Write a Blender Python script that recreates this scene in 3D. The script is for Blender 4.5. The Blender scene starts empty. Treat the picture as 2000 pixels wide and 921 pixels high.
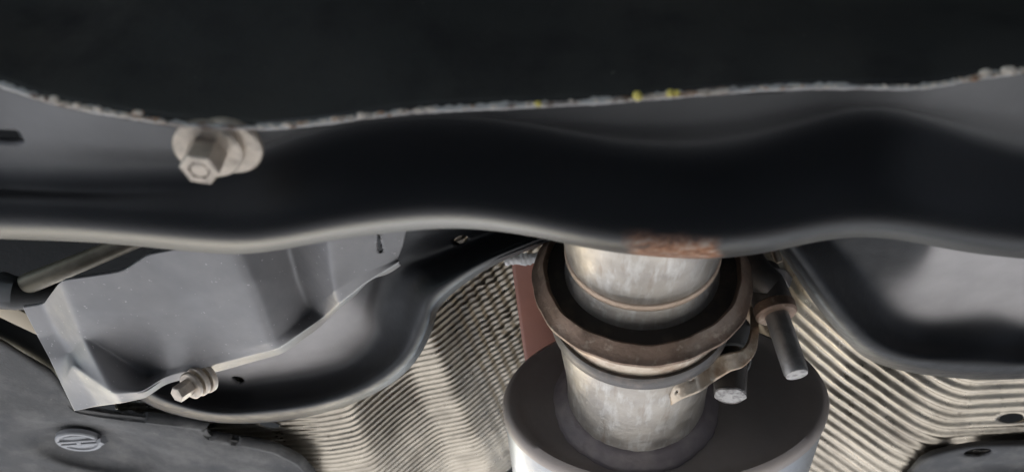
import bpy, bmesh, math, random
import numpy as np
from mathutils import Vector

random.seed(7); np.random.seed(7)
C = bpy.context.scene.collection
PI = math.pi

# ------------------------------------------------------------------ camera
PITCH = math.radians(44.0)
CAM = np.array([0.0, 0.0, 0.10])
FPX = 1730.0
cam_data = bpy.data.cameras.new('camera')
cam = bpy.data.objects.new('camera', cam_data); C.objects.link(cam)
cam.location = CAM
cam.rotation_euler = (PI/2 + PITCH, 0, 0)
cam_data.sensor_width = 36.0
cam_data.lens = 36.0*FPX/2000.0
cam_data.clip_start = 0.01; cam_data.clip_end = 500
cam_data.dof.use_dof = True
cam_data.dof.focus_distance = 0.365
cam_data.dof.aperture_fstop = 13.0
bpy.context.scene.camera = cam

# ------------------------------------------------------------------ world, sun, exposure
SUN_EL, SUN_AZ = math.radians(36.0), math.radians(-19.0)     # azimuth from +Y towards +X
world = bpy.data.worlds.new('World'); bpy.context.scene.world = world
world.use_nodes = True
wn = world.node_tree.nodes; wl = world.node_tree.links
sky = wn.new('ShaderNodeTexSky'); sky.sky_type = 'NISHITA'; sky.sun_disc = False
sky.sun_elevation = SUN_EL; sky.sun_rotation = SUN_AZ
sky.dust_density = 1.5
bg = wn['Background']; bg.inputs['Strength'].default_value = 0.13
wl.new(sky.outputs['Color'], bg.inputs['Color'])
sd = bpy.data.lights.new('sun', 'SUN'); sd.energy = 4.5; sd.angle = math.radians(0.5); sd.color = (1, .97, .93)
sun = bpy.data.objects.new('sun', sd); C.objects.link(sun)
sv = Vector((math.sin(SUN_AZ)*math.cos(SUN_EL), math.cos(SUN_AZ)*math.cos(SUN_EL), math.sin(SUN_EL)))
sun.rotation_euler = (-sv).to_track_quat('-Z', 'Y').to_euler()
sun.location = sv*5
vs = bpy.context.scene.view_settings
vs.view_transform = 'Standard'; vs.look = 'None'; vs.gamma = 1.0; vs.use_curve_mapping = False
vs.exposure = 2.0
cy = bpy.context.scene.cycles
cy.use_denoising = True
cy.max_bounces = 8; cy.diffuse_bounces = 5; cy.glossy_bounces = 4
cy.caustics_reflective = True; cy.sample_clamp_indirect = 6.0

# ------------------------------------------------------------------ geometry helpers
RX = np.array([1.0, 0, 0])
FW = np.array([0, math.cos(PITCH), math.sin(PITCH)])
UP = np.array([0, -math.sin(PITCH), math.cos(PITCH)])
def W(px, py, d):
    """point at distance d along the view axis"""
    return CAM + FW*d + RX*((px-1000.0)/FPX*d) + UP*((460.5-py)/FPX*d)
def WA(a):
    a = np.asarray(a, float)
    d = a[..., 2:3]
    return CAM + FW*d + RX*((a[..., 0:1]-1000.0)/FPX*d) + UP*((460.5-a[..., 1:2])/FPX*d)
def PX(v):
    r = np.asarray(v) - CAM
    d = r@FW
    return np.stack([1000+(r@RX)/d*FPX, 460.5-(r@UP)/d*FPX, d], -1)
def ang(py): return PITCH - math.atan((py-460.5)/FPX)
def dh(py, h):
    """depth at which the sight line of row py meets the level h above the lens"""
    t = ang(py); return h/math.tan(t)*math.cos(PITCH) + h*math.sin(PITCH)
def dy(py, Y):
    """depth at which the sight line of row py meets the upright plane Y"""
    t = ang(py); return Y*math.cos(PITCH) + Y*math.tan(t)*math.sin(PITCH)
def yh(py, h): return h/math.tan(ang(py))

LOC = {}
def thing(name, label, cat, loc, group=None):
    o = bpy.data.objects.new(name, None); C.objects.link(o)
    o.empty_display_size = 0.01
    o.location = loc; o['label'] = label; o['category'] = cat
    if group: o['group'] = group
    LOC[o.name] = np.asarray(loc, float)
    return o
def tag(o, label, cat, group=None):
    o['label'] = label; o['category'] = cat
    if group: o['group'] = group
    return o
def mesh(name, verts, faces, mat, parent=None, smooth=True, sharp=None, loc=None):
    verts = np.asarray(verts, float)
    off = np.zeros(3)
    if parent is not None: off = LOC[parent.name]
    elif loc is not None: off = np.asarray(loc, float)
    me = bpy.data.meshes.new(name)
    me.from_pydata((verts-off).tolist(), [], [list(map(int, f)) for f in faces])
    me.materials.append(mat)
    o = bpy.data.objects.new(name, me); C.objects.link(o)
    if parent is not None:
        o.parent = parent
    elif loc is not None:
        o.location = loc
    LOC[o.name] = off
    if smooth:
        me.polygons.foreach_set('use_smooth', [True]*len(me.polygons))
        if sharp is not None: me.set_sharp_from_angle(angle=math.radians(sharp))
    me.update()
    return o
def solid(o, t):
    m = o.modifiers.new('thickness', 'SOLIDIFY'); m.thickness = t; m.offset = -1
    return o

def interp1(ctrl, ts, n, mode):
    """ctrl (k, 3) at parameters ts -> (n, 3)"""
    q = np.linspace(ts[0], ts[-1], n)
    if mode == 'lin':
        return np.stack([np.interp(q, ts, ctrl[:, j]) for j in range(ctrl.shape[1])], -1)
    m = np.zeros_like(ctrl); t = np.asarray(ts, float)
    h = np.diff(t); dl = np.diff(ctrl, axis=0)/h[:, None]
    m[0] = dl[0]; m[-1] = dl[-1]
    for i in range(1, len(t)-1):
        m[i] = (dl[i-1]*h[i]+dl[i]*h[i-1])/(h[i-1]+h[i])
    k = np.clip(np.searchsorted(t, q, 'right')-1, 0, len(t)-2)
    s = ((q-t[k])/h[k])[:, None]; hh = h[k][:, None]
    return ((2*s**3-3*s**2+1)*ctrl[k] + (s**3-2*s**2+s)*hh*m[k] + (-2*s**3+3*s**2)*ctrl[k+1] + (s**3-s**2)*hh*m[k+1])
def chord(P):
    """mean chord parameters along axis 0 of a (r, c, 3) pixel grid"""
    Q = WA(P)
    s = np.linalg.norm(np.diff(Q, axis=0), axis=-1).mean(1)
    s = np.maximum(s, 1e-5)
    return np.concatenate([[0], np.cumsum(s)])
def smooth_axis(A, sig, axis):
    if sig <= 0: return A
    r = int(3*sig)+1
    k = np.exp(-.5*(np.arange(-r, r+1)/sig)**2); k /= k.sum()
    A = np.moveaxis(A, axis, 0); n = A.shape[0]
    r2 = min(r, n-1)
    pre = 2*A[0]-A[1:r2+1][::-1]; post = 2*A[-1]-A[-r2-1:-1][::-1]
    B = np.concatenate([pre, A, post], 0)
    k = k[r-r2:len(k)-(r-r2)] if r2 < r else k
    k = k/k.sum()
    out = np.zeros_like(A)
    for i, w in enumerate(k): out += w*B[i:i+n]
    return np.moveaxis(out, 0, axis)
def dense(ctrl, nr, nc, mode_r='cub', mode_c='cub', sr=0, sc=0, tr=None, tc=None):
    P = np.asarray(ctrl, float)
    tr = chord(P) if tr is None else tr
    tc = chord(P.transpose(1, 0, 2)) if tc is None else tc
    A = np.stack([interp1(P[:, j], tr, nr, mode_r) for j in range(P.shape[1])], 1)
    B = np.stack([interp1(A[i], tc, nc, mode_c) for i in range(nr)], 0)
    B = smooth_axis(B, sr, 0); B = smooth_axis(B, sc, 1)
    return B
def gnormals(V):
    a = np.gradient(V, axis=0); b = np.gradient(V, axis=1)
    n = np.cross(a, b); n /= np.linalg.norm(n, axis=-1, keepdims=True)+1e-12
    s = np.sign(((n*(V-CAM)).sum(-1))[:max(2, int(len(V)*.45))].mean())
    return -n if s > 0 else n
def grid_mesh(name, V, mat, parent=None, holes=(), thick=0.0, loc=None):
    """V (r, c, 3) world; holes are pixel ellipses (cx, cy, rx, ry, rot deg)"""
    r, c = V.shape[:2]
    idx = np.arange(r*c).reshape(r, c)
    F = np.stack([idx[:-1, :-1], idx[1:, :-1], idx[1:, 1:], idx[:-1, 1:]], -1).reshape(-1, 4)
    V2 = V.reshape(-1, 3).copy()
    fn = np.cross(V2[F[:, 1]]-V2[F[:, 0]], V2[F[:, 3]]-V2[F[:, 0]])
    ctr = V2[F].mean(1)
    if (fn*(ctr-CAM)).sum(-1)[:int(len(F)*.45) if name == 'lower_shell' else len(F)].sum() > 0: F = F[:, ::-1]
    for hole in holes:
        cx, cy_, ax, ay, rot = hole[:5]; pw, sh = hole[5:] if len(hole) > 5 else (2, 0)
        p = PX(V2); a = math.radians(rot)
        u = ((p[:, 0]-cx)*math.cos(a)+(p[:, 1]-cy_)*math.sin(a))/ax
        v = (-(p[:, 0]-cx)*math.sin(a)+(p[:, 1]-cy_)*math.cos(a))/ay
        u = u-sh*v; rr = (abs(u)**pw+abs(v)**pw)**(1/pw)
        inside = rr < 1.0
        cut = inside[F].sum(1) >= 2
        edge = np.unique(F[cut]); keepv = np.unique(F[~cut])
        rim = np.intersect1d(edge, keepv)
        for i in rim:                                   # pull the rim onto the true outline
            f = max(rr[i], .05)
            p[i, 0] = cx+(p[i, 0]-cx)/f; p[i, 1] = cy_+(p[i, 1]-cy_)/f
        V2[rim] = WA(p[rim])
        F = F[~cut]
    global LAST_USED
    used = np.unique(F); LAST_USED = used; mp = -np.ones(len(V2), int); mp[used] = np.arange(len(used))
    o = mesh(name, V2[used], mp[F], mat, parent, loc=loc)
    if thick: solid(o, thick)
    return o
def fnoise(X, scale, seed=0, n=14):
    """cheap smooth noise from summed sines, about -1..1"""
    r = np.random.RandomState(seed); out = 0
    for i in range(n):
        k = r.normal(size=3)*scale; out = out+np.sin(X@k+r.uniform(0, 6.28))
    return out/math.sqrt(n)*.8
def frame(axis):
    a = np.asarray(axis, float); a /= np.linalg.norm(a)
    t = np.array([0, 0, 1.0]) if abs(a[2]) < .9 else np.array([1.0, 0, 0])
    u = np.cross(t, a); u /= np.linalg.norm(u); v = np.cross(a, u)
    return a, u, v
def revolve(name, o, axis, prof, mat, parent=None, seg=64, ox=1.0, oz=1.0, a0=0.0, a1=2*PI, jitter=None, sharp=40, phase=0.0, up=None):
    """prof: (s, r) along axis; ox / oz stretch the section sideways / upright"""
    a, u, v = frame(axis)
    full = abs(a1-a0-2*PI) < 1e-6
    n = seg if full else seg+1
    th = a0+(a1-a0)*np.arange(n)/seg+phase
    V = []
    for (s, r) in prof:
        rr = np.full(n, r, float)
        if jitter is not None: rr = rr+jitter(th, s, r)
        V.append(np.asarray(o)+a*s+(np.cos(th)*rr*ox)[:, None]*u+(np.sin(th)*rr*oz)[:, None]*v)
    V = np.array(V); k = len(prof)
    F = []
    for i in range(k-1):
        for j in range(n if full else n-1):
            j2 = (j+1) % n
            F.append((i*n+j, i*n+j2, (i+1)*n+j2, (i+1)*n+j))
    V = V.reshape(-1, 3).tolist()
    for e, (s, r) in ((0, prof[0]), (k-1, prof[-1])):
        if full and r > 1e-6 and abs(prof[0][0]-prof[-1][0])+abs(prof[0][1]-prof[-1][1]) > 1e-6:
            ring = [e*n+j for j in range(n)]
            F.append(ring[::-1] if e == 0 else ring)
    ob = mesh(name, V, F, mat, parent, sharp=sharp)
    bm = bmesh.new(); bm.from_mesh(ob.data); bmesh.ops.remove_doubles(bm, verts=bm.verts, dist=1e-7)
    bmesh.ops.recalc_face_normals(bm, faces=bm.faces); bm.to_mesh(ob.data); bm.free()
    return ob
def tube(name, pts, rad, mat, parent=None, seg=24, sharp=50, caps=True):
    pts = np.asarray(pts, float); n = len(pts)
    rad = np.broadcast_to(np.asarray(rad, float), (n,))
    tg = np.gradient(pts, axis=0); tg /= np.linalg.norm(tg, axis=1, keepdims=True)
    a, u, v = frame(tg[0]); V = []
    th = np.arange(seg)/seg*2*PI
    for i in range(n):
        u = u-tg[i]*(u@tg[i]); u /= np.linalg.norm(u); v = np.cross(tg[i], u)
        V.append(pts[i]+rad[i]*(np.cos(th)[:, None]*u+np.sin(th)[:, None]*v))
    V = np.array(V).reshape(-1, 3)
    F = [(i*seg+j, i*seg+(j+1) % seg, (i+1)*seg+(j+1) % seg, (i+1)*seg+j) for i in range(n-1) for j in range(seg)]
    if caps:
        F.append(list(range(seg))[::-1]); F.append([(n-1)*seg+j for j in range(seg)])
    return mesh(name, V, F, mat, parent, sharp=sharp)
def prism(name, poly, axis, t, mat, parent=None, bevel=0.0, holes=()):
    """poly: world points of a flat outline, pushed along axis by t"""
    P = np.asarray(poly, float); ax = np.asarray(axis, float); ax /= np.linalg.norm(ax)
    n = len(P)
    V = np.concatenate([P, P+ax*t])
    F = [list(range(n))[::-1], list(range(n, 2*n))]+[(i, (i+1) % n, n+(i+1) % n, n+i) for i in range(n)]
    o = mesh(name, V, F, mat, parent, sharp=35)
    bm = bmesh.new(); bm.from_mesh(o.data); bmesh.ops.recalc_face_normals(bm, faces=bm.faces)
    if bevel: bmesh.ops.bevel(bm, geom=list(bm.edges), offset=bevel, segments=2, affect='EDGES', profile=.5)
    bm.to_mesh(o.data); bm.free()
    o.data.polygons.foreach_set('use_smooth', [True]*len(o.data.polygons)); o.data.set_sharp_from_angle(angle=math.radians(35))
    return o
def blob(name, p, r, mat, parent=None, squash=(1, 1, 1), seed=0):
    bm = bmesh.new(); bmesh.ops.create_icosphere(bm, subdivisions=2, radius=1)
    V = np.array([v.co[:] for v in bm.verts]); F = [[v.index for v in f.verts] for f in bm.faces]; bm.free()
    V = V*(1+.22*fnoise(V, 1.6, seed))[:, None]*np.asarray(squash)*r+np.asarray(p)
    if name is None: return V, F
    return mesh(name, V, F, mat, parent)

# ------------------------------------------------------------------ materials
def mat(name, col, rough=.5, metal=0.0, spec=.5, layers=(), bump=None, rvar=0.0, rscale=120, coat=0.0):
    """layers: (colour, noise scale, lo, hi, detail, stretch) mixed over the base colour"""
    m = bpy.data.materials.new(name); m.use_nodes = True
    N = m.node_tree.nodes; L = m.node_tree.links
    b = N['Principled BSDF']
    b.inputs['Metallic'].default_value = metal; b.inputs['Roughness'].default_value = rough
    b.inputs['Specular IOR Level'].default_value = spec
    b.inputs['Coat Weight'].default_value = coat; b.inputs['Coat Roughness'].default_value = .25
    tc = N.new('ShaderNodeTexCoord')
    def noise(scale, detail=4, stretch=(1, 1, 1), rgh=.6, w=0):
        mp = N.new('ShaderNodeMapping'); mp.inputs['Scale'].default_value = stretch
        mp.inputs['Location'].default_value = (w, w*1.7, w*.6)
        L.new(tc.outputs['Object'], mp.inputs['Vector'])
        n = N.new('ShaderNodeTexNoise'); n.inputs['Scale'].default_value = scale
        n.inputs['Detail'].default_value = detail; n.inputs['Roughness'].default_value = rgh
        L.new(mp.outputs['Vector'], n.inputs['Vector']); return n.outputs['Fac']
    def ramp(sock, lo, hi, a=0.0, bb=1.0):
        r = N.new('ShaderNodeMapRange'); r.inputs['From Min'].default_value = lo; r.inputs['From Max'].default_value = hi
        r.inputs['To Min'].default_value = a; r.inputs['To Max'].default_value = bb
        L.new(sock, r.inputs['Value']); return r.outputs['Result']
    cur = None
    for i, ly in enumerate(layers):
        c2, sc, lo, hi = ly[:4]; det = ly[4] if len(ly) > 4 else 5; st = ly[5] if len(ly) > 5 else (1, 1, 1)
        mx = N.new('ShaderNodeMix'); mx.data_type = 'RGBA'
        L.new(ramp(noise(sc, det, st, w=i*3.1+1), lo, hi), mx.inputs['Factor'])
        if cur is None: mx.inputs['A'].default_value = (*col, 1)
        else: L.new(cur, mx.inputs['A'])
        mx.inputs['B'].default_value = (*c2, 1)
        cur = mx.outputs['Result']
    if cur is None: b.inputs['Base Color'].default_value = (*col, 1)
    else: L.new(cur, b.inputs['Base Color'])
    if rvar: L.new(ramp(noise(rscale, 5, w=9), .3, .7, max(.04, rough-rvar), min(1, rough+rvar)), b.inputs['Roughness'])
    if bump:
        sc, dist = bump[0], bump[1]; st = bump[2] if len(bump) > 2 else (1, 1, 1)
        bp = N.new('ShaderNodeBump'); bp.inputs['Strength'].default_value = 1.0; bp.inputs['Distance'].default_value = dist
        L.new(noise(sc, 6, st, w=5), bp.inputs['Height']); L.new(bp.outputs['Normal'], b.inputs['Normal'])
    return m
M = {}
M['ground'] = mat('concrete', (.315, .33, .35), .9, layers=[((.26, .27, .285), 3, .4, .65), ((.40, .40, .40), 40, .5, .8)])
M['pan'] = mat('underbody_paint', (.009, .010, .010), .8, spec=.2, bump=(300, .0004))
M['top'] = mat('dull_chassis_paint', (.019, .020, .020), .55, spec=.3, layers=[((.032, .031, .029), 14, .42, .7), ((.012, .012, .013), 60, .5, .7), ((.09, .085, .075), 300, .72, .80, 3)], bump=(260, .00015))
M['black'] = mat('black_chassis_paint', (.0095, .010, .0112), .47, spec=.30, layers=[((.024, .024, .023), 16, .45, .7), ((.10, .095, .085), 520, .70, .80, 2)], bump=(500, .00006), rvar=.07)
M['seam'] = mat('chipped_seam', (.42, .41, .40), .6, layers=[((.12, .07, .045), 160, .52, .66), ((.5, .48, .45), 380, .55, .7)], bump=(600, .0006))
M['rust'] = mat('rust_patch', (.30, .15, .09), .8, layers=[((.42, .34, .28), 260, .45, .7), ((.16, .06, .03), 420, .5, .7)], bump=(700, .0004))
M['grit'] = mat('pale_grit', (.55, .49, .42), .8, layers=[((.32, .2, .13), 200, .5, .6)])
M['yellow'] = mat('yellow_grain', (.62, .52, .12), .6)
M['zinc'] = mat('dull_zinc', (.52, .455, .385), .45, metal=.75, layers=[((.34, .30, .26), 260, .45, .7)], bump=(900, .00012), rvar=.1)
M['bracket'] = mat('grey_bracket_coat', (.175, .17, .172), .40, spec=.5, layers=[((.22, .21, .208), 45, .4, .7), ((.40, .38, .37), 500, .69, .74, 2)], bump=(420, .00005), rvar=.08)
M['arm'] = mat('dusty_arm_paint', (.05, .05, .051), .38, layers=[((.085, .08, .075), 50, .42, .68), ((.3, .28, .25), 800, .72, .8, 2)], bump=(420, .00008), rvar=.08)
def dust_light_mat(name, a, b):  # colour b carries the light painted into recess and hollow
    m = mat(name, a, .44, spec=.23, layers=[(b, 40, 2, 3)], bump=(420, .00008), rvar=.08)
    N = m.node_tree.nodes; L = m.node_tree.links
    mx = [n for n in N if n.type == 'MIX'][0]
    at = N.new('ShaderNodeAttribute'); at.attribute_name = 'dust'
    tc = N.new('ShaderNodeTexCoord'); nz = N.new('ShaderNodeTexNoise'); nz.inputs['Scale'].default_value = 55; nz.inputs['Detail'].default_value = 6
    L.new(tc.outputs['Object'], nz.inputs['Vector'])
    r_ = N.new('ShaderNodeMapRange'); r_.inputs['From Min'].default_value = .25; r_.inputs['From Max'].default_value = .75
    r_.inputs['To Min'].default_value = .82; r_.inputs['To Max'].default_value = 1.05
    L.new(nz.outputs['Fac'], r_.inputs['Value'])
    mu = N.new('ShaderNodeMath'); mu.operation = 'MULTIPLY'
    L.new(at.outputs['Fac'], mu.inputs[0]); L.new(r_.outputs['Result'], mu.inputs[1]); L.new(mu.outputs[0], mx.inputs['Factor'])
    return m
M['armmix'] = dust_light_mat('dusty_chassis_paint', (.010, .0105, .012), (.42, .395, .385))
M['cmmix'] = dust_light_mat('road_dusted_paint', (.0095, .010, .0115), (.20, .196, .195))
def add_rust(m):
    N = m.node_tree.nodes; L = m.node_tree.links; b = N['Principled BSDF']
    src = b.inputs['Base Color'].links[0].from_socket
    at = N.new('ShaderNodeAttribute'); at.attribute_name = 'rust'
    tc = N.new('ShaderNodeTexCoord'); nz = N.new('ShaderNodeTexNoise'); nz.inputs['Scale'].default_value = 330; nz.inputs['Detail'].default_value = 5
    L.new(tc.outputs['Object'], nz.inputs['Vector'])
    rp_ = N.new('ShaderNodeValToRGB'); e = rp_.color_ramp.elements
    e[0].position = .34; e[0].color = (.10, .045, .025, 1); e[1].position = .72; e[1].color = (.34, .27, .22, 1)
    k = e.new(.5); k.color = (.25, .115, .06, 1)
    L.new(nz.outputs['Fac'], rp_.inputs['Fac'])
    mx = N.new('ShaderNodeMix'); mx.data_type = 'RGBA'
    L.new(at.outputs['Fac'], mx.inputs['Factor']); L.new(src, mx.inputs['A']); L.new(rp_.outputs['Color'], mx.inputs['B'])
    L.new(mx.outputs['Result'], b.inputs['Base Color'])
    ro = N.new('ShaderNodeMapRange'); ro.inputs['To Min'].default_value = .42; ro.inputs['To Max'].default_value = .85
    L.new(at.outputs['Fac'], ro.inputs['Value']); L.new(ro.outputs['Result'], b.inputs['Roughness'])
add_rust(M['cmmix'])
M['tray'] = mat('felted_undertray', (.070, .068, .066), .85, layers=[((.115, .11, .105), 45, .46, .64), ((.05, .05, .052), 28, .5, .66), ((.24, .22, .2), 420, .66, .8)], bump=(900, .0005))
M['foil'] = mat('embossed_foil', (.50, .445, .365), .34, metal=1.0, layers=[((.29, .255, .21), 30, .48, .7), ((.20, .17, .14), 260, .6, .78)], bump=(700, .00012), rvar=.1)
M['plastic'] = mat('dark_tray_plastic', (.04, .04, .042), .7, layers=[((.09, .087, .082), 60, .48, .68)], bump=(600, .0002))
M['hole'] = mat('dark_hole', (.012, .012, .012), .8)
M['steel'] = mat('mottled_pipe_steel', (.40, .365, .32), .42, metal=.85, layers=[((.29, .265, .24), 60, .40, .7), ((.52, .50, .47), 300, .50, .75, 4, (1, .25, 1)), ((.27, .22, .18), 240, .6, .8, 3, (1, .12, 1))], bump=(420, .00018), rvar=.12)
M['tan'] = mat('heat_tinted_steel', (.56, .47, .37), .42, metal=.8, layers=[((.34, .24, .17), 90, .5, .68), ((.62, .55, .46), 500, .55, .7)], bump=(600, .0002), rvar=.1)
M['brown'] = mat('oxidised_flange', (.27, .185, .135), .5, metal=.6, layers=[((.13, .085, .06), 70, .46, .64), ((.30, .24, .19), 45, .5, .68), ((.42, .34, .26), 300, .58, .75)], bump=(500, .0003), rvar=.1)
M['soot'] = mat('sooted_steel', (.34, .32, .30), .55, metal=.5, layers=[((.20, .185, .17), 130, .42, .66)], bump=(500, .0003))  # shade deep in the flange put into a darker steel
M['sootdark'] = mat('dark_soot', (.03, .026, .022), .7, layers=[((.07, .055, .042), 120, .5, .7)])  # cavity shade painted in as a near-black sooty brown
M['tint'] = mat('heat_blued_paint', (.13, .107, .108), .55, layers=[((.19, .16, .15), 90, .45, .7)], bump=(500, .0002))  # darker ring colour imitating the shadow around the inlet pipe
M['weld'] = mat('weld_bead', (.55, .42, .32), .5, metal=.7, bump=(600, .0004))
M['cap'] = mat('muffler_end_paint', (.26, .225, .205), .5, metal=.3, layers=[((.33, .285, .255), 22, .4, .7)], bump=(400, .00008), rvar=.06)
M['silver'] = mat('aluminised_shell', (.34, .35, .36), .42, metal=.8, layers=[((.28, .29, .31), 60, .45, .7)], bump=(260, .0002))
M['darkmetal'] = mat('blackened_bolt_steel', (.10, .092, .086), .45, metal=.6, layers=[((.16, .135, .12), 150, .5, .7)], bump=(700, .0001))
M['stud'] = mat('grey_stud_steel', (.34, .325, .31), .42, metal=.7, layers=[((.22, .21, .195), 160, .45, .7)], bump=(900, .0001))
M['studend'] = mat('bright_cut_steel', (.50, .48, .46), .6, metal=.3, layers=[((.28, .26, .25), 420, .45, .6)], bump=(700, .0006))
M['rubber'] = mat('black_rubber', (.02, .02, .02), .6)
M['red'] = mat('red_brown_primer', (.30, .115, .075), .6, layers=[((.25, .10, .07), 40, .4, .7)], bump=(500, .0001))
M['white'] = mat('chipped_white_edge', (.82, .81, .80), .6, bump=(700, .0004))
M['beige'] = mat('beige_paint', (.55, .46, .34), .5)
M['rod'] = mat('dull_rod_steel', (.13, .115, .085), .45, metal=.5, layers=[((.22, .19, .15), 80, .45, .7)])
M['clip'] = mat('grey_clip_plastic', (.20, .20, .205), .4)

# ------------------------------------------------------------------ setting
def sheet(name, x0, x1, y0, y1, z, m, t=0.0):
    V = [(x0, y0, z), (x1, y0, z), (x1, y1, z), (x0, y1, z)]
    if not t:
        o = mesh(name, V, [(0, 1, 2, 3)], m, smooth=False)
    else:
        V += [(a, b, z+t) for a, b, _ in V]
        o = mesh(name, V, [(3, 2, 1, 0), (4, 5, 6, 7), (0, 1, 5, 4), (1, 2, 6, 5), (2, 3, 7, 6), (3, 0, 4, 7)], m, smooth=False)
    return o
g = sheet('ground', -60, 60, -60, 60, 0.0, M['ground']); g['kind'] = 'structure'
def car_floor_and_blocker():
    V, F = [], []
    for prof, y1 in (([(-.92, .50), (.70, .50), (.70, .54), (-.92, .54)], .92), ([(.70, .502), (.76, .46), (.78, .16), (.86, .16), (.86, .54), (.70, .538)], 2.8)):  # second profile: unseen side sill added to block sky and darken the underside
        n = len(prof); b = len(V); V += [(x, y, z) for y in (-2.6, y1) for x, z in prof]
        F += [(b+i, b+(i+1) % n, b+n+(i+1) % n, b+n+i) for i in range(n)]
        F += [tuple(range(b, b+n))[::-1], tuple(range(b+n, b+2*n))]
    return mesh('car_floor', V, F, M['pan'], smooth=False)
pan = car_floor_and_blocker()
tag(pan, 'black painted car floor pan overhead in the deep gaps behind everything', 'car floor')

# ------------------------------------------------------------------ crossmember
XS = np.linspace(-750, 2750, 612)
def curve(pts):
    p = np.array(pts, float)
    t = np.arange(len(p))
    return interp_x(p[:, 0], p[:, 1], XS)
def interp_x(x, y, q):
    y2 = np.interp(q, x, y)
    return smooth_axis(y2, 6, 0)
YF = curve([(-200, 120), (0, 163), (100, 200), (200, 218), (300, 236), (400, 248), (500, 250), (600, 243), (700, 229), (800, 217), (900, 211), (1000, 207), (1100, 202), (1200, 196), (1300, 187), (1400, 179), (1500, 172), (1600, 168), (1700, 170), (1800, 172), (1850, 163), (1900, 152), (2000, 138), (2200, 115)])
YB = curve([(-200, 345), (0, 350), (200, 355), (400, 345), (500, 318), (560, 295), (650, 268), (750, 252), (850, 246), (950, 252), (1050, 268), (1150, 290), (1250, 306), (1350, 310), (1450, 298), (1550, 268), (1650, 238), (1700, 230), (1750, 236), (1850, 266), (1950, 300), (2000, 312), (2200, 345)])
YR = 3.0+curve([(-200, 452), (0, 461), (100, 466), (200, 472), (300, 480), (400, 490), (480, 495), (560, 483), (640, 465), (720, 452), (800, 444), (870, 441), (950, 447), (1050, 461), (1120, 476), (1200, 491), (1300, 500), (1400, 502), (1500, 491), (1560, 477), (1620, 465), (1680, 459), (1740, 462), (1800, 471), (1900, 488), (2000, 500), (2200, 520)])
cm = thing('chassis_crossmember', 'black pressed steel crossmember sweeping across the whole view with a chipped welded seam', 'crossmember', W(1000, 350, .23))
def loft_x(rows, nv, name, m, sm=1.5, holes=(), thick=0.0, nz=0.0, parent=cm):
    P = np.array([np.stack([XS, y*np.ones_like(XS), d*np.ones_like(XS)], -1) for y, d in rows])
    t = chord(P)
    A = np.stack([interp1(P[:, j], t, nv, 'cub') for j in range(P.shape[1])], 1)
    A = smooth_axis(A, sm, 0)
    V = WA(A)
    if nz: V = V+gnormals(V)*(fnoise(V, 60, 3)*nz)[..., None]
    o = grid_mesh(name, V, m, parent, holes, thick); o_used = LAST_USED
    return o, V, o_used
loft_x([(-420, .31), (-200, .266), (0, .233), (YF-70, .2155), (YF-18, .2105), (YF-2, .2095)], 60, 'upper_shell', M['top'], thick=.002, nz=.0003)
kv = smooth_axis((YB-YF)/120, 5, 0)
DV = .2095+.0190*np.maximum(kv, .02)**.65
DR = .9*DV+.1*.2245
cmo, CMV, cmu = loft_x([(YF+4, .2095), (YF+(YB-YF)*.45, .2095+.45*(DV-.2095)), (YB-8, DV-.0003), (YB+14, DV+.0004), (YB*.55+(YR-54)*.45, DR-.0001), (YR-54, DR-.0008), (YR-36, DR+.0002), (YR-17, DR+.0044), (YR-6.5, DR+.0108), (YR-1.5, DR+.020), (YR, DR+.030), (YR-6, DR+.042), (YR-60, DR+.050), (YR-160, DR+.052), (YF-60, DR+.06)], 150,
       'lower_shell', M['cmmix'], sm=1.6, holes=[(0, 266, 44, 13, 2, 8, .16)], thick=.002, nz=.0003)
# weld seam: two sheet edges standing out as one ragged lip
jj = (fnoise(np.stack([XS, XS*0, XS*0], -1), .05, 5)*2.2+fnoise(np.stack([XS, XS*0, XS*0], -1), .25, 6)*1.6)
loft_x([(YF-3, .2096), (YF-5-jj*.6, .203), (YF-3-jj, .1995), (YF+2+jj*.4, .1992), (YF+5+jj*.5, .2015), (YF+5, .2096)], 26, 'seam_flange', M['seam'], sm=1.0)
# grit caught along the seam
GV, GF = [], []; rs = np.random.RandomState(11)
def yf_at(x): return float(np.interp(x, XS, YF))
for i in range(420):
    x = rs.choice([rs.uniform(80, 320), rs.uniform(500, 860), rs.uniform(860, 2040), rs.uniform(1250, 1420), rs.uniform(1800, 2050)])
    r = rs.uniform(.00016, .00042)*(1.6 if rs.rand() < .1 else 1)
    v, f = blob(None, W(x, yf_at(x)-rs.uniform(-3, 5), .1995-.0002), r, None, squash=(1.5, .8, .8), seed=i)
    b0 = sum(len(a) for a in GV); GV.append(v); GF += [[k+b0 for k in q] for q in f]
gr = mesh('grit', np.concatenate(GV), GF, M['grit'], cm); gr['kind'] = 'stuff'
for i, (x, dyy, r) in enumerate([(1245, -6, .0013), (1308, -6, .0010), (1050, -2, .0009), (1322, -4, .0008)]):
    blob('sand_grain', W(x, yf_at(x)+dyy*.8, .1988), r*.85, M['yellow'], cm, seed=40+i)
for i, (x, dyy, r) in enumerate([(105, -8, .0011), (150, -6, .0009), (192, -6, .0010), (268, -12, .0013), (655, -5, .0010), (706, -6, .0010), (562, -3, .0010), (1925, -10, .0014), (1970, -8, .0016)]):
    blob('dirt_lump', W(x, yf_at(x)+dyy*.8, .1988), r*.72, M['grit'], cm, (1.5, .8, .8), seed=60+i)
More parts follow.
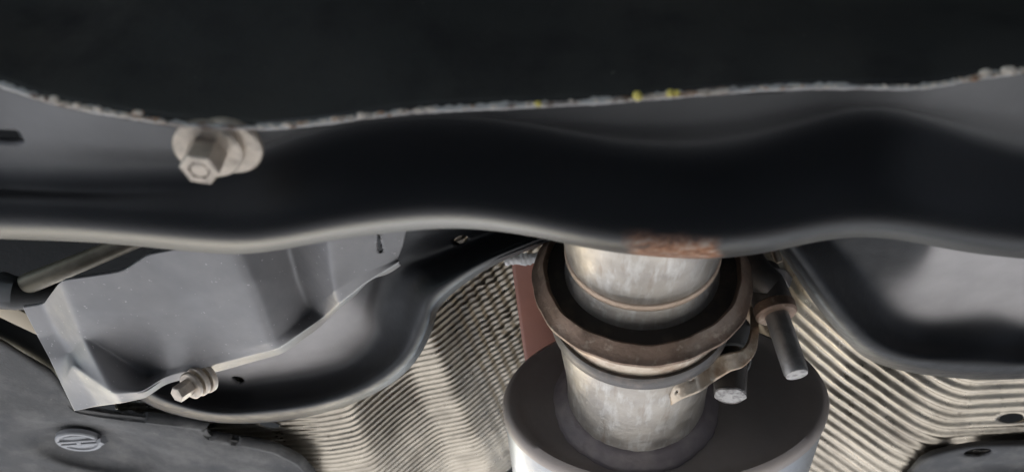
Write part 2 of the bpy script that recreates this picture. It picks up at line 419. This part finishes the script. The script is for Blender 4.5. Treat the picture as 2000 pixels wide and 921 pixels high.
# light painted into the recess under the seam, paler towards both ends
pp = PX(CMV); yfx = YF[None, :]; ybx = YB[None, :]
yy = pp[..., 1]; row = np.arange(CMV.shape[0])[:, None]
front = row < 75
fall = 1/(1+np.exp((yy-(ybx-12))/9.0))*front
end = np.interp(XS, [-200, 0, 330, 520, 700, 950, 1150, 1350, 1500, 1620, 1720, 1900, 2200], [1, 1, .95, .7, .3, .12, .16, .30, .34, .22, .35, .9, 1])[None, :]
streak = .85+.25*fnoise(np.stack([pp[..., 0]*.011+yy*.006, yy*.004, pp[..., 0]*0], -1), 1.0, 91)
D = np.clip(fall*end*streak, 0, 1.2)
at = cmo.data.attributes.new('dust', 'FLOAT', 'POINT')
at.data.foreach_set('value', D.reshape(-1)[cmu].astype(float).tolist())
# rust stain rubbed into the rim under the pipe
px_, py_ = pp[..., 0], pp[..., 1]; ry_ = YR[None, :]
wob = fnoise(CMV, 420, 23)
inx = np.clip((px_-1218-8*wob)/30, 0, 1)*np.clip((1410+8*wob-px_)/26, 0, 1)
iny = np.clip((py_-(ry_-48)-7*wob)/26, 0, 1)*(np.arange(CMV.shape[0])[:, None] < 110)
at = cmo.data.attributes.new('rust', 'FLOAT', 'POINT')
at.data.foreach_set('value', np.clip(inx*iny*(.85+.3*wob), 0, 1).reshape(-1)[cmu].astype(float).tolist())

# ------------------------------------------------------------------ bolts
def hexbolt(root, base, tip, rad, washers, mh, nutlen, stud=None, rot=0.0, mtop=None):
    base = np.asarray(base); tip = np.asarray(tip); a = tip-base; a /= np.linalg.norm(a)
    for (off, s0, s1, r, m) in washers:
        b = .12*(s1-s0)+.0002
        revolve('washer', base+np.asarray(off), a, [(s0, r-b), (s0+b, r), (s1-b, r), (s1, r-b), (s1, rad*.5)], m, root, seg=56, sharp=30)
    t0 = nutlen[0]; t1 = nutlen[1]
    e = .0004
    n = head = revolve('hex_head', base, a, [(t0, rad), (t1-e, rad), (t1, rad*.93), (t1, rad*.56), (t1-.0012, rad*.54)] if stud else
                [(t0, rad), (t1-e, rad), (t1, rad*.9)], mh, root, seg=6, sharp=20, phase=rot)
    if stud:
        revolve('stud_tip', base, a, [(t0, rad*.5), (t1-.0006, rad*.5), (t1-.0001, rad*.42)], stud, head, seg=24)
b1 = thing('cam_bolt', 'pale hex bolt with two offset round washers under the chipped seam', 'bolt', W(405, 300, .214))
base = W(405, 296, .2070); tip = W(389, 333, .2023)
ax1 = (tip-base)/np.linalg.norm(tip-base)
offr = W(440, 301, .2070)-W(405, 295, .2070)
hexbolt(b1, base, tip, .0046, [(offr, -.0044, -.0022, .0080, M['zinc']), (np.zeros(3), -.0024, .0002, .0081, M['zinc'])], M['zinc'], (.0002, .0068), M['zinc'], rot=.35)
b2 = thing('flanged_bolt', 'small pale hex bolt with stacked washers below the grey bracket edge', 'bolt', W(390, 745, .372))
base = W(389, 742, .363); tip = W(352, 766, .355)
hexbolt(b2, base, tip, .0035, [(np.zeros(3), -.004, -.0015, .0070, M['zinc']), (np.zeros(3), -.0005, .002, .0064, M['zinc']), (np.zeros(3), .003, .0052, .0058, M['zinc'])], M['zinc'], (.005, .0120), None, rot=.2)

# ------------------------------------------------------------------ grey bracket
HB = .213
def bq(px, py, o=0.0): return (px, py, dh(py, HB)+o*1.7)
br = [
 [bq(45, 600, .010), bq(85, 594, .010), bq(120, 547), bq(240, 529), bq(265, 513), bq(290, 497), bq(450, 468, -.003), bq(560, 458, .013), bq(640, 448, -.003), bq(720, 436), bq(797, 436, .006)],
 [bq(75, 660, .010), bq(112, 650, .009), bq(142, 600), bq(270, 612), bq(305, 598), bq(350, 580), bq(490, 550, -.004), bq(582, 545, .013), bq(650, 530, -.003), bq(715, 500), bq(787, 480, .006)],
 [bq(97, 700, .004), bq(138, 689, .004), bq(165, 657), bq(291, 735, .001), bq(320, 722, -.001), bq(418, 696), bq(531, 667, -.005), bq(608, 607, .013), bq(655, 566, -.004), bq(712, 532), bq(776, 506, .005)],
 [bq(122, 755, .000), bq(142, 712, -.004), bq(220, 767, -.016), bq(277, 764, -.014), bq(322, 735, -.003), bq(422, 712, -.001), bq(544, 682, -.004), bq(633, 618, .008), bq(664, 590, -.003), bq(716, 549), bq(779, 511, .004)],
 [bq(145, 802, -.004), bq(190, 793, -.007), bq(238, 787, -.0145), bq(286, 777, -.0115), bq(325, 749, -.003), bq(424, 727, .004), bq(550, 692, .003), bq(640, 626, .011), bq(669, 597, .003), bq(719, 555, .005), bq(782, 517, .008)],
]
bk = thing('metal_bracket', 'smooth grey folded metal bracket plate with bright edges beside the hex bolt', 'bracket', W(400, 620, .34))
B = dense(br, 200, 400, 'lin', 'lin', 2.4, 4.6)
lip_ = np.clip((np.arange(200)-150)/49.0, 0, 1)[:, None]**2*np.clip((np.arange(400)-215)/60.0, 0, 1)[None, :]
wv = fnoise(np.stack([B[-1, :, 0], B[-1, :, 0]*0, B[-1, :, 0]*0], -1), .045, 61)[None, :]
B[..., 1] += lip_*wv*5.0; B[..., 2] += lip_*wv*.0030          # the lower edge is pressed wavy
V = WA(B)
V = V+gnormals(V)*(fnoise(V, 45, 21)*.00035)[..., None]
grid_mesh('folded_plate', V, M['bracket'], bk, holes=[(741, 475, 4, 20, -8)], thick=.0013)

# ------------------------------------------------------------------ pressed arms (rolled rim, dished floor)
def arm(name, label, stations, hs, holes, loc, dust_light):
    root = thing(name, label, 'suspension arm', loc)
    P = []
    for st in stations:
        (rx, ry), (ax_, ay), (vx, vy), (fx, fy), (dx_, dy_) = st
        hb, hr, ha, hv, hf, hd = hs
        ax_, ay = ax_*.42+rx*.58, ay*.42+ry*.58
        ox, oy = rx-ax_, ry-ay
        row = [(rx-ox*.75, ry-oy*.75, dh(ry-oy*.75, hb)+.012), (rx-ox*.12, ry-oy*.12, dh(ry, hb)), (rx, ry, dh(ry, hr)), (rx-ox*.18, ry-oy*.18, dh(ry-oy*.18, hr-.0045)),
               (rx-ox*.5, ry-oy*.5, dh(ry-oy*.5, ha+.0015)), (ax_, ay, dh(ay, ha)), ((ax_*.45+vx*.55), (ay*.45+vy*.55), dh(ay*.45+vy*.55, ha*.4+hv*.6)), (vx, vy, dh(vy, hv)), (fx, fy, dh(fy, hf)), (dx_, dy_, dh(dy_, hd))]
        P.append(row)
    P = np.asarray(P, float); tr, tc = chord(P), chord(P.transpose(1, 0, 2))
    V = WA(dense(P, 260, 140, 'cub', 'cub', 3, 1.6))
    V = V+gnormals(V)*(fnoise(V, 50, 31)*.0004)[..., None]
    o = grid_mesh('pressed_shell', V, M['armmix'], root, holes, thick=.0022)
    # light and a dusting are painted into the hollow: nearest grid node tells how far inside
    cc = np.linspace(0, tc[-1], 140); rr = np.linspace(0, tr[-1], 260)
    fc = 1/(1+np.exp(-(cc-(tc[7]+dust_light[0]))/dust_light[1]))
    sp = np.interp(dust_light[2], np.arange(len(tr)), tr); fr = 1/(1+np.exp((rr-sp)/dust_light[3]))
    D = fr[:, None]*fc[None, :]
    at = o.data.attributes.new('dust', 'FLOAT', 'POINT')
    at.data.foreach_set('value', D.reshape(-1)[LAST_USED].astype(float).tolist())
    return root
LS = [
 ((225, 735), (262, 722), (300, 705), (330, 680), (350, 630)),
 ((290, 787), (322, 757), (352, 738), (385, 700), (420, 640)),
 ((400, 819), (418, 787), (438, 757), (452, 718), (480, 640)),
 ((520, 822), (520, 780), (530, 746), (532, 708), (540, 640)),
 ((640, 801), (634, 761), (626, 729), (602, 690), (580, 620)),
 ((740, 760), (715, 727), (693, 702), (660, 662), (620, 590)),
 ((806, 708), (774, 676), (738, 652), (702, 620), (650, 560)),
 ((843, 641), (800, 612), (750, 590), (716, 570), (670, 530)),
 ((858, 596), (822, 560), (785, 525), (742, 500), (700, 480)),
 ((903, 556), (872, 530), (838, 503), (792, 470), (740, 440)),
 ((975, 512), (942, 496), (905, 478), (862, 452), (800, 425)),
 ((1052, 480), (1012, 468), (975, 452), (935, 432), (870, 405)),
 ((1130, 450), (1090, 440), (1050, 425), (1000, 405), (940, 380)),
]
a1 = arm('suspension_arm', 'dark pressed steel arm with slotted hole curving below the grey bracket', LS, (.254, .2375, .2265, .2425, .2405, .238),
         [(465, 741, 13, 6.5, 15), (900, 468, 15, 8, -20)], W(560, 700, .38), (.004, .0022, 6.4, .008))
RS = [
 ((1440, 400), (1490, 405), (1540, 405), (1600, 400), (1740, 340)),
 ((1500, 455), (1550, 450), (1600, 445), (1660, 440), (1780, 370)),
 ((1545, 515), (1595, 500), (1650, 490), (1715, 475), (1810, 390)),
 ((1590, 585), (1640, 555), (1690, 530), (1745, 510), (1830, 400)),
 ((1640, 648), (1685, 610), (1725, 580), (1765, 555), (1850, 400)),
 ((1695, 698), (1732, 652), (1765, 617), (1790, 590), (1880, 400)),
 ((1765, 722), (1788, 676), (1812, 630), (1828, 600), (1900, 400)),
 ((1850, 733), (1858, 680), (1866, 627), (1876, 595), (1925, 400)),
 ((1930, 737), (1935, 682), (1938, 622), (1940, 590), (1960, 400)),
 ((2010, 735), (2010, 688), (2005, 640), (2000, 610), (2000, 400)),
 ((2110, 722), (2100, 680), (2090, 640), (2080, 605), (2080, 400)),
 ((2420, 700), (2415, 665), (2410, 632), (2405, 600), (2400, 400)),
 ((2750, 690), (2745, 655), (2740, 625), (2735, 595), (2730, 400)),
]
a2 = arm('suspension_arm', 'wide black pressed steel arm with pale grey hollow beside the ribbed shield', RS, (.264, .2485, .238, .2535, .253, .240),
         [], W(1800, 640, .37), (.003, .0022, 3.9, -.006))

# ------------------------------------------------------------------ ribbed heat shields
def ribs(t, p=1.8):
    return 2*(.5+.5*np.cos(2*PI*t))**p-.6
def shield(name, label, cols, y0s, hf, pitch, amp, nr, nc, seed, holes=(), cross=None, loc=None, power=1.8):
    P, Ys = [], []
    for y0 in y0s:
        Y = yh(y0, hf); Ys.append(Y)
        P.append([(px, py, dy(py, Y)) for px, py in cols(y0)])
    B = dense(P, nr, nc, 'cub', 'lin', 0, 2.0, tr=np.array(Ys))
    V = WA(B); n = gnormals(V)
    Yg = np.linspace(Ys[0], Ys[-1], nr)[:, None]
    u = np.linspace(0, 1, nc)[None, :]
    ph = Yg/pitch+fnoise(V, 14, seed)*.02
    d = amp*ribs(ph, power)*(1+.15*fnoise(V, 70, seed+1))
    if cross is not None: d = d+cross(u, ph, V)
    d = d+.0003*fnoise(V, 35, seed+2)+.00012*fnoise(V, 160, seed+3)
    V = V+n*d[..., None]
    root = thing(name, label, 'heat shield', loc)
    grid_mesh('ribbed_foil', V, M['foil'], root, holes, thick=.0004)
    return root
def colsL(y):
    x3 = 800+(y-820)*.42; y3 = y-105
    return [(x3-560, y+8), (x3-330, y+6), (x3-175, y), (x3-115, y-12), (x3-52, y-66), (x3, y3), (x3+62, y3-12), (x3+130, y3-70), (x3+220, y3-140), (x3+330, y3-225), (x3+420, y3-280)]
def cells(a, b, seed):
    h = np.sin(np.floor(a)*127.1+np.floor(b)*311.7+seed)*43758.5453
    return h-np.floor(h)
def crossL(u, ph, V):
    w = 1/(1+np.exp(-(u-.60)*60))
    f = fnoise(V, 30, 77); a = u*44+.25*np.sin(ph*.8); b = ph+.5
    bump = (np.sin(PI*a)**2)*(np.sin(PI*b)**2)
    crush = np.clip(fnoise(V, 55, 83)+.35, 0, 1.4)
    return w*(.00045*np.sin(u*2*PI*44)+.0024*bump*(cells(a, b, 3)-.35)*crush)+.0007*np.clip(fnoise(V, 42, 85)-.9, 0, 2)
hs1 = shield('heat_shield', 'ribbed tan metal foil heat shield between the dark arm and the brown strip', colsL, [560, 660, 760, 860, 960, 1060], .262, .0048, .00060, 900, 240, 5, [(527, 829, 20, 6, 8)], crossL, W(800, 780, .47))
def colsR(y):
    x1 = 1895-(y-750)*.62
    return [(x1+1000, y-30), (x1+200, y-12), (x1+60, y-6), (x1, y), (x1-45, y-18), (x1-190, y-118), (x1-300, y-215), (x1-360, y-310), (x1-420, y-420)]
def crossR(u, ph, V):
    a = u*70; b = ph
    return .0005*(np.sin(PI*a)**8)*(cells(a, b, 9)-.5)+.00010*np.clip(fnoise(V, 150, 99), 0, 2)+.0008*np.clip(fnoise(V, 40, 86)-1.0, 0, 2)
hs2 = shield('heat_shield', 'pale ribbed metal foil heat shield to the right of the muffler', colsR, [560, 660, 760, 860, 960, 1060, 1180], .268, .0090, .0013, 680, 200, 15, [(1976, 815, 24, 9, -4)], crossR, W(1800, 820, .48), 1.25)

# ------------------------------------------------------------------ exhaust
EX0 = np.array([.048, .244, .32]); EAX = np.array([.075, 1.0, 0.0]); EAX /= np.linalg.norm(EAX)
def es(Y): return (Y-.244)/EAX[1]
fp = thing('exhaust_pipe', 'mottled grey exhaust pipe end with a tan weld ring entering the flange', 'exhaust pipe', EX0)
pwo = revolve('pipe_wall', EX0, EAX, [(es(.185), .0290), (es(.185), .0313), (es(.212), .0303), (es(.228), .0283), (es(.236), .0272), (es(.2365), .0262)], M['steel'], fp, seg=96, sharp=60)
revolve('lower_neck', EX0, EAX, [(es(.2355), .0266), (es(.240), .0272), (es(.2455), .0286), (es(.248), .0296)], M['steel'], fp, seg=96)
revolve('sooty_neck', EX0, EAX, [(es(.2478), .0295), (es(.25), .0290), (es(.30), .0266)], M['soot'], fp, seg=96)
revolve('weld_ring', EX0, EAX, [(es(.2345)+.0022*math.cos(t)*.9, .0272+.0011*math.sin(t)) for t in np.linspace(0, 2*PI, 10)], M['weld'], pwo, seg=120, jitter=lambda th, s, r: .00018*np.sin(th*60), sharp=80)
fl = thing('pipe_flange', 'brown oxidised flared flange ring around the narrowed pipe', 'flange', EX0+EAX*.003)
revolve('flared_rim', EX0, EAX, [(es(.2462), .0346), (es(.2440), .0357), (es(.2438), .0364), (es(.2447), .0371), (es(.2472), .0386), (es(.2486), .0400), (es(.2492), .0409), (es(.2502), .0410), (es(.2508), .0402), (es(.2512), .0350)], M['brown'], fl, seg=120, sharp=50,
        jitter=lambda th, s, r: .00025*np.sin(th*7)+.00015*np.sin(th*19))
revolve('inner_cone', EX0, EAX, [(es(.2455), .0350), (es(.256), .0340), (es(.266), .0280)], M['sootdark'], fl, seg=96)
revolve('neck_sleeve', EX0, EAX, [(es(.2505), .0352), (es(.256), .0343), (es(.266), .0333), (es(.270), .0333), (es(.270), .0300)], M['tan'], fl, seg=96)
mf = thing('muffler', 'oval muffler with dark painted end plate and bright silver shell', 'muffler', EX0+EAX*es(.33))
YC = .33
MC = EX0+EAX*es(YC)+np.array([.0125, 0, .001])
revolve('shell', MC, EAX, [(.0045, .0698), (.010, .0712), (.05, .0712), (.14, .0712), (.145, .069)], M['silver'], mf, seg=160, ox=1, oz=.62)
revolve('end_plate', MC, EAX, [(.0012, .005), (.0012, .042), (.0012, .060), (.0004, .0640), (-.0012, .0680), (.0002, .0705), (.0028, .0717), (.0062, .0717), (.0068, .0700)], M['cap'], mf, seg=160, ox=1, oz=.62, sharp=60)
nk = thing('inlet_pipe', 'pale mottled steel inlet pipe rising from the muffler end plate', 'exhaust pipe', EX0+EAX*es(.30))
revolve('pipe_wall', EX0, EAX, [(es(.2715), .0300), (es(.2715), .0322), (es(.2735), .0325), (es(.29), .0316), (es(.305), .0302), (es(.318), .0296), (es(.327), .0298), (es(.335), .032)], M['steel'], nk, seg=96)
revolve('weld_collar', EX0, EAX, [(es(.3245), .0295), (es(.3262), .0314), (es(.3280), .0332), (es(.3296), .0352), (es(.332), .0362)], M['tint'], nk, seg=96, jitter=lambda th, s, r: .0003*np.sin(th*9)+.0002*np.sin(th*31), sharp=80)  # dark collar stands for the shadow where pipe meets end plate
def hug(px, py, rad):
    d0 = W(px, py, 1.0)-CAM; q = CAM-EX0
    dp = d0-EAX*(d0@EAX); qp = q-EAX*(q@EAX)
    a, b, c = dp@dp, 2*dp@qp, qp@qp-rad*rad
    return (px, py, (-b-math.sqrt(max(b*b-4*a*c, 0)))/(2*a))
# band clamp with ear, barrel and long stud
cl = thing('band_clamp', 'dark band clamp with tan strap ear and stubby barrel gripping the inlet pipe', 'clamp', EX0+EAX*es(.272))
revolve('band', EX0, EAX, [(es(.2665), .0328), (es(.2665), .0346), (es(.2675), .0350), (es(.2725), .0350), (es(.2735), .0342), (es(.2735), .0322)], M['darkmetal'], cl, seg=96)
def strap(name, pts, w, t, m, parent, n=60):
    """flat strap along pixel/depth points; w is the strap's width vector per point (pixels)"""
    P = np.array(pts, float); Wd = np.array(w, float)
    top = P.copy(); top[:, :2] -= Wd*.5; bot = P.copy(); bot[:, :2] += Wd*.5
    V = WA(dense([top, P, bot], 10, n, 'lin', 'cub'))
    return V
V = strap('strap_ear', [hug(1309, 782, .0335), hug(1325, 762, .0340), hug(1356, 744, .0350), (1392, 722, .3400), (1424, 707, .3345), (1450, 700, .3330), (1466, 684, .3350), (1474, 650, .340), (1471, 600, .350)], [(4, 18), (14, 34), (12, 46), (8, 44), (6, 36), (4, 32), (12, 22), (16, 4), (10, 2)], 0, 0, 0)
grid_mesh('strap_ear', V, M['tan'], cl, [(1352, 741, 5, 3, -30), (1322, 764, 4, 3, -20)], thick=.0014)
brl = tube('barrel', [W(1424, 690, .352), W(1424, 694, .351), W(1426, 730, .347), W(1426, 768, .3425), W(1426, 771, .342)], [.0050, .0068, .0066, .0062, .0058], M['darkmetal'], cl, seg=32)
revolve('barrel_end', W(1426, 771, .342), W(1426, 771, .342)-W(1426, 730, .347), [(-.0005, .0060), (.0003, .0060), (.0009, .0050)], M['studend'], brl, seg=24, jitter=lambda th, s, r: .0003*np.sin(th*5))
V = strap('strap_loop', [(1400, 650, .346), (1420, 642, .3435), (1446, 645, .3430), (1464, 662, .345), (1470, 690, .349), (1462, 712, .352)], [(4, 60), (2, 66), (-2, 62), (-6, 52), (-6, 40), (-4, 30)], 0, 0, 0)
grid_mesh('strap_loop', V, M['rubber'], cl, thick=.0012)
V = strap('strap_tail', [(1440, 545, .352), (1456, 575, .351), (1462, 610, .351), (1458, 640, .352)], [(24, 4), (28, 4), (34, 2), (30, 0)], 0, 0, 0)
grid_mesh('strap_tail', V, M['tan'], cl, thick=.0012)
st = thing('clamp_stud', 'long grey stud with collar nut hanging beside the flange', 'bolt', W(1518, 600, .337))
p0 = W(1492, 500, .356); p1 = W(1512, 600, .3395); p2 = W(1556, 730, .3235)
dirn = (p2-p1)/np.linalg.norm(p2-p1)
tube('collar_nut', [p1-dirn*.018, p1-dirn*.0165, p1-dirn*.006, p1-dirn*.001, p1+dirn*.0015], [.0058, .0068, .0074, .0076, .0064], M['darkmetal'], st, seg=32)
revolve('washer', p1, dirn, [(-.0015, .0050), (-.0015, .0072), (-.0006, .0080), (.0030, .0080), (.0038, .0072), (.0038, .0050)], M['brown'], st, seg=40)
rodo = tube('rod', [p1, p1+dirn*.004, p2-dirn*.001, p2], [.0048, .00455, .0045, .0041], M['stud'], st, seg=32)
revolve('rod_end', p2, dirn, [(-.0002, .0041), (.0003, .0040), (.0005, .0032)], M['studend'], rodo, seg=24)
tube('clamp_ear', [W(1462, 500, .347), W(1472, 520, .344), W(1490, 545, .341), W(1508, 560, .340)], [.0052, .0056, .0062, .006], M['darkmetal'], st, seg=24)
V = strap('ear_plate', [(1432, 560, .346), (1462, 540, .342), (1500, 531, .3405), (1530, 535, .342), (1545, 552, .346)], [(2, 24), (0, 20), (0, 18), (0, 20), (-6, 20)], 0, 0, 0)
grid_mesh('ear_plate', V, M['darkmetal'], st, thick=.0016)
tube('screw', [W(1452, 490, .352), W(1458, 520, .351)], [.0024, .0022], M['tan'], st, seg=16)
tube('screw', [W(1512, 485, .352), W(1522, 512, .351)], [.0016, .0016], M['tan'], st, seg=16)

# ------------------------------------------------------------------ brown strip with white torn edge
rp = thing('painted_strip', 'flat red brown painted strip with a torn white top edge behind the flange', 'strip', W(1040, 600, .44))
R = [[(998, 505, .405), (1070, 500, .405), (1140, 500, .405)], [(1012, 610, .425), (1080, 610, .425), (1150, 610, .425)], [(1030, 735, .455), (1100, 735, .455), (1170, 735, .455)]]
grid_mesh('painted_face', WA(dense(R, 30, 20)), M['red'], rp, thick=.002)
xx = np.linspace(984, 1052, 40)
e1 = 498+fnoise(np.stack([xx, xx*0, xx*0], -1), .35, 4)*3.0-(xx-984)*.05; e2 = 519+fnoise(np.stack([xx, xx*0, xx*0], -1), .4, 9)*3.5-(xx-984)*.12
R = [np.stack([xx, e1, np.full_like(xx, .4035)], -1), np.stack([xx+1, (e1+e2)/2, np.full_like(xx, .4025)], -1), np.stack([xx+3, e2, np.full_like(xx, .4036)], -1)]
grid_mesh('torn_edge', WA(dense(R, 12, 80, 'cub', 'lin')), M['white'], rp, thick=.001)

# ------------------------------------------------------------------ felt undertray with clip
HT = .247
def tq(px, py, o=0.0): return (px, py, dh(py, HT)+o)
ut = thing('undertray', 'mottled dark grey felt undertray filling the lower left corner', 'undertray', W(200, 860, .48))
top = [(-700, 420), (0, 664), (45, 692), (100, 728), (150, 796), (215, 806), (300, 815), (402, 828), (408, 848), (440, 855), (480, 860), (540, 872), (585, 895), (612, 925), (630, 1000)]
mid = [(-700, 780), (0, 800), (45, 806), (100, 812), (150, 820), (215, 826), (300, 833), (390, 850), (400, 870), (430, 876), (465, 884), (520, 900), (560, 925), (590, 955), (600, 1010)]
bot = [(-700, 1100), (0, 1100), (45, 1100), (100, 1100), (150, 1100), (215, 1100), (300, 1100), (390, 1100), (400, 1100), (430, 1100), (465, 1100), (520, 1100), (560, 1100), (590, 1100), (620, 1100)]
lip = [(x+1, y-3) for x, y in top]
rows = [[tq(x, y+1, .008) for x, y in lip], [tq(x, y) for x, y in top], [tq(x, y, -.0015) for x, y in mid], [tq(x, (y+m_[1])/2 if False else y) for (x, y), m_ in zip(bot, mid)]]
B = dense(rows, 150, 300, 'lin', 'lin', 1.5, 1.5)
p = B.copy()
def pocket(p, cx, cy_, ax_, ay, rot, dep):
    a = math.radians(rot)
    u = ((p[..., 0]-cx)*math.cos(a)+(p[..., 1]-cy_)*math.sin(a))/ax_
    v = (-(p[..., 0]-cx)*math.sin(a)+(p[..., 1]-cy_)*math.cos(a))/ay
    r = np.sqrt(u*u+v*v)
    return dep/(1+np.exp((r-1)*9))
B[..., 2] += pocket(p, 190, 872, 125, 42, 9, .012)
V = WA(B); V = V+gnormals(V)*(fnoise(V, 60, 51)*.0007+fnoise(V, 260, 52)*.00015)[..., None]
grid_mesh('felt_panel', V, M['tray'], ut, thick=.003)
cp = thing('push_clip', 'grey oval plastic push clip with crossed slots set in the undertray', 'clip', W(155, 858, .49))
cd = dh(858, HT)+.006
cb = W(155, 858, cd)
cax = np.array([.08, .18, -1.0])
cdo = revolve('clip_disc', cb, cax, [(-.0012, .0128), (.001, .0128), (.0018, .0122), (.0018, .0104), (.0010, .0100), (.0010, .0006)], M['clip'], cp, seg=56, ox=1.0, oz=.9, sharp=30)
a_, u_, v_ = frame(cax)
for (ux, vx, lx, lv) in [(-.0022, 0, .0011, .0100), (.0022, 0, .0011, .0100), (0, 0, .0024, .0012)]:
    c0 = cb+u_*ux+v_*vx+a_*.0006
    prism('clip_rib', [c0+u_*sx*lx+v_*sy*lv for sx, sy in ((-1, -1), (1, -1), (1, 1), (-1, 1))], a_, .0016, M['clip'], cdo, bevel=.0003)
for (ux, lx) in ((-.0056, .0026), (.0056, .0026)):
    c0 = cb+u_*ux+a_*.0004
    prism('clip_pad', [c0+u_*math.cos(t)*lx+v_*math.sin(t)*.0062 for t in np.linspace(0, 2*PI, 17)[:-1]], a_, .0010, M['clip'], cdo, bevel=.0003)
tube('clip_tab', [W(196, 862, cd-.001), W(203, 858, cd-.003)], [.0024, .0022], M['clip'], cp, seg=6)

# ------------------------------------------------------------------ corner tray on the right, rod, bar and black panel at the left
ct = thing('corner_tray', 'soft dark plastic tray corner with an oval slot below the pale shield', 'undertray', W(1920, 900, .5))
HC = .262
def cq(px, py, o=0.0): return (px, py, dh(py, HC)+o)
rows = [[cq(1730, 1000, .006), cq(1775, 915, .006), cq(1815, 880, .006), cq(1880, 864, .006), cq(2000, 858, .006), cq(2800, 850, .006)],
        [cq(1732, 1005), cq(1778, 922), cq(1818, 888), cq(1882, 872), cq(2000, 866), cq(2800, 858)],
        [cq(1760, 1010), cq(1810, 935), cq(1840, 908), cq(1890, 897), cq(2000, 892), cq(2800, 882)],
        [cq(1800, 1040, .004), cq(1850, 960, .004), cq(1870, 922, .004), cq(1910, 912, .004), cq(2000, 910, .004), cq(2800, 900, .004)],
        [cq(1850, 1100, -.003), cq(1880, 1000, -.003), cq(1890, 960, -.003), cq(1920, 940, -.003), cq(2000, 930, -.003), cq(2800, 922, -.003)]]
grid_mesh('plastic_edge', WA(dense(rows, 80, 160, 'cub', 'cub')), M['plastic'], ct, [(1910, 883, 28, 8, -6)], thick=.002)
rd = thing('control_rod', 'dull tan metal rod with black rubber end in the dark left gap', 'rod', W(100, 540, .36))
tube('rod_shaft', [W(26, 568, .375), W(60, 551, .373), W(150, 515, .372), W(250, 474, .371), W(360, 425, .37)], [.0041, .0045, .0041, .0038, .0037], M['rod'], rd, seg=32)
tube('rubber_boot', [W(2, 560, .381), W(14, 570, .376), W(32, 572, .3735), W(62, 574, .378), W(110, 570, .386)], [.0068, .0075, .0072, .0065, .005], M['rubber'], rd, seg=32)
bb = thing('beige_bar', 'small flat beige bar poking out at the left edge behind the bracket', 'bar', W(20, 610, .40))
poly = [W(-90, 545, .40), W(0, 588, .40), W(70, 620, .40), W(74, 655, .402), W(0, 620, .402), W(-90, 580, .402)]
prism('bar_strip', poly, FW, .004, M['beige'], bb, bevel=.0006)
bp = thing('black_panel', 'black edge panel in the gap between beige bar and felt undertray', 'panel', W(40, 670, .42))
grid_mesh('panel_sheet', WA(dense([[(-120, 560, .42), (40, 632, .42), (110, 665, .42)], [(-120, 600, .425), (40, 670, .425), (116, 715, .428)], [(-120, 640, .44), (40, 700, .44), (120, 765, .45)]], 20, 30)), M['black'], bp, thick=.002)
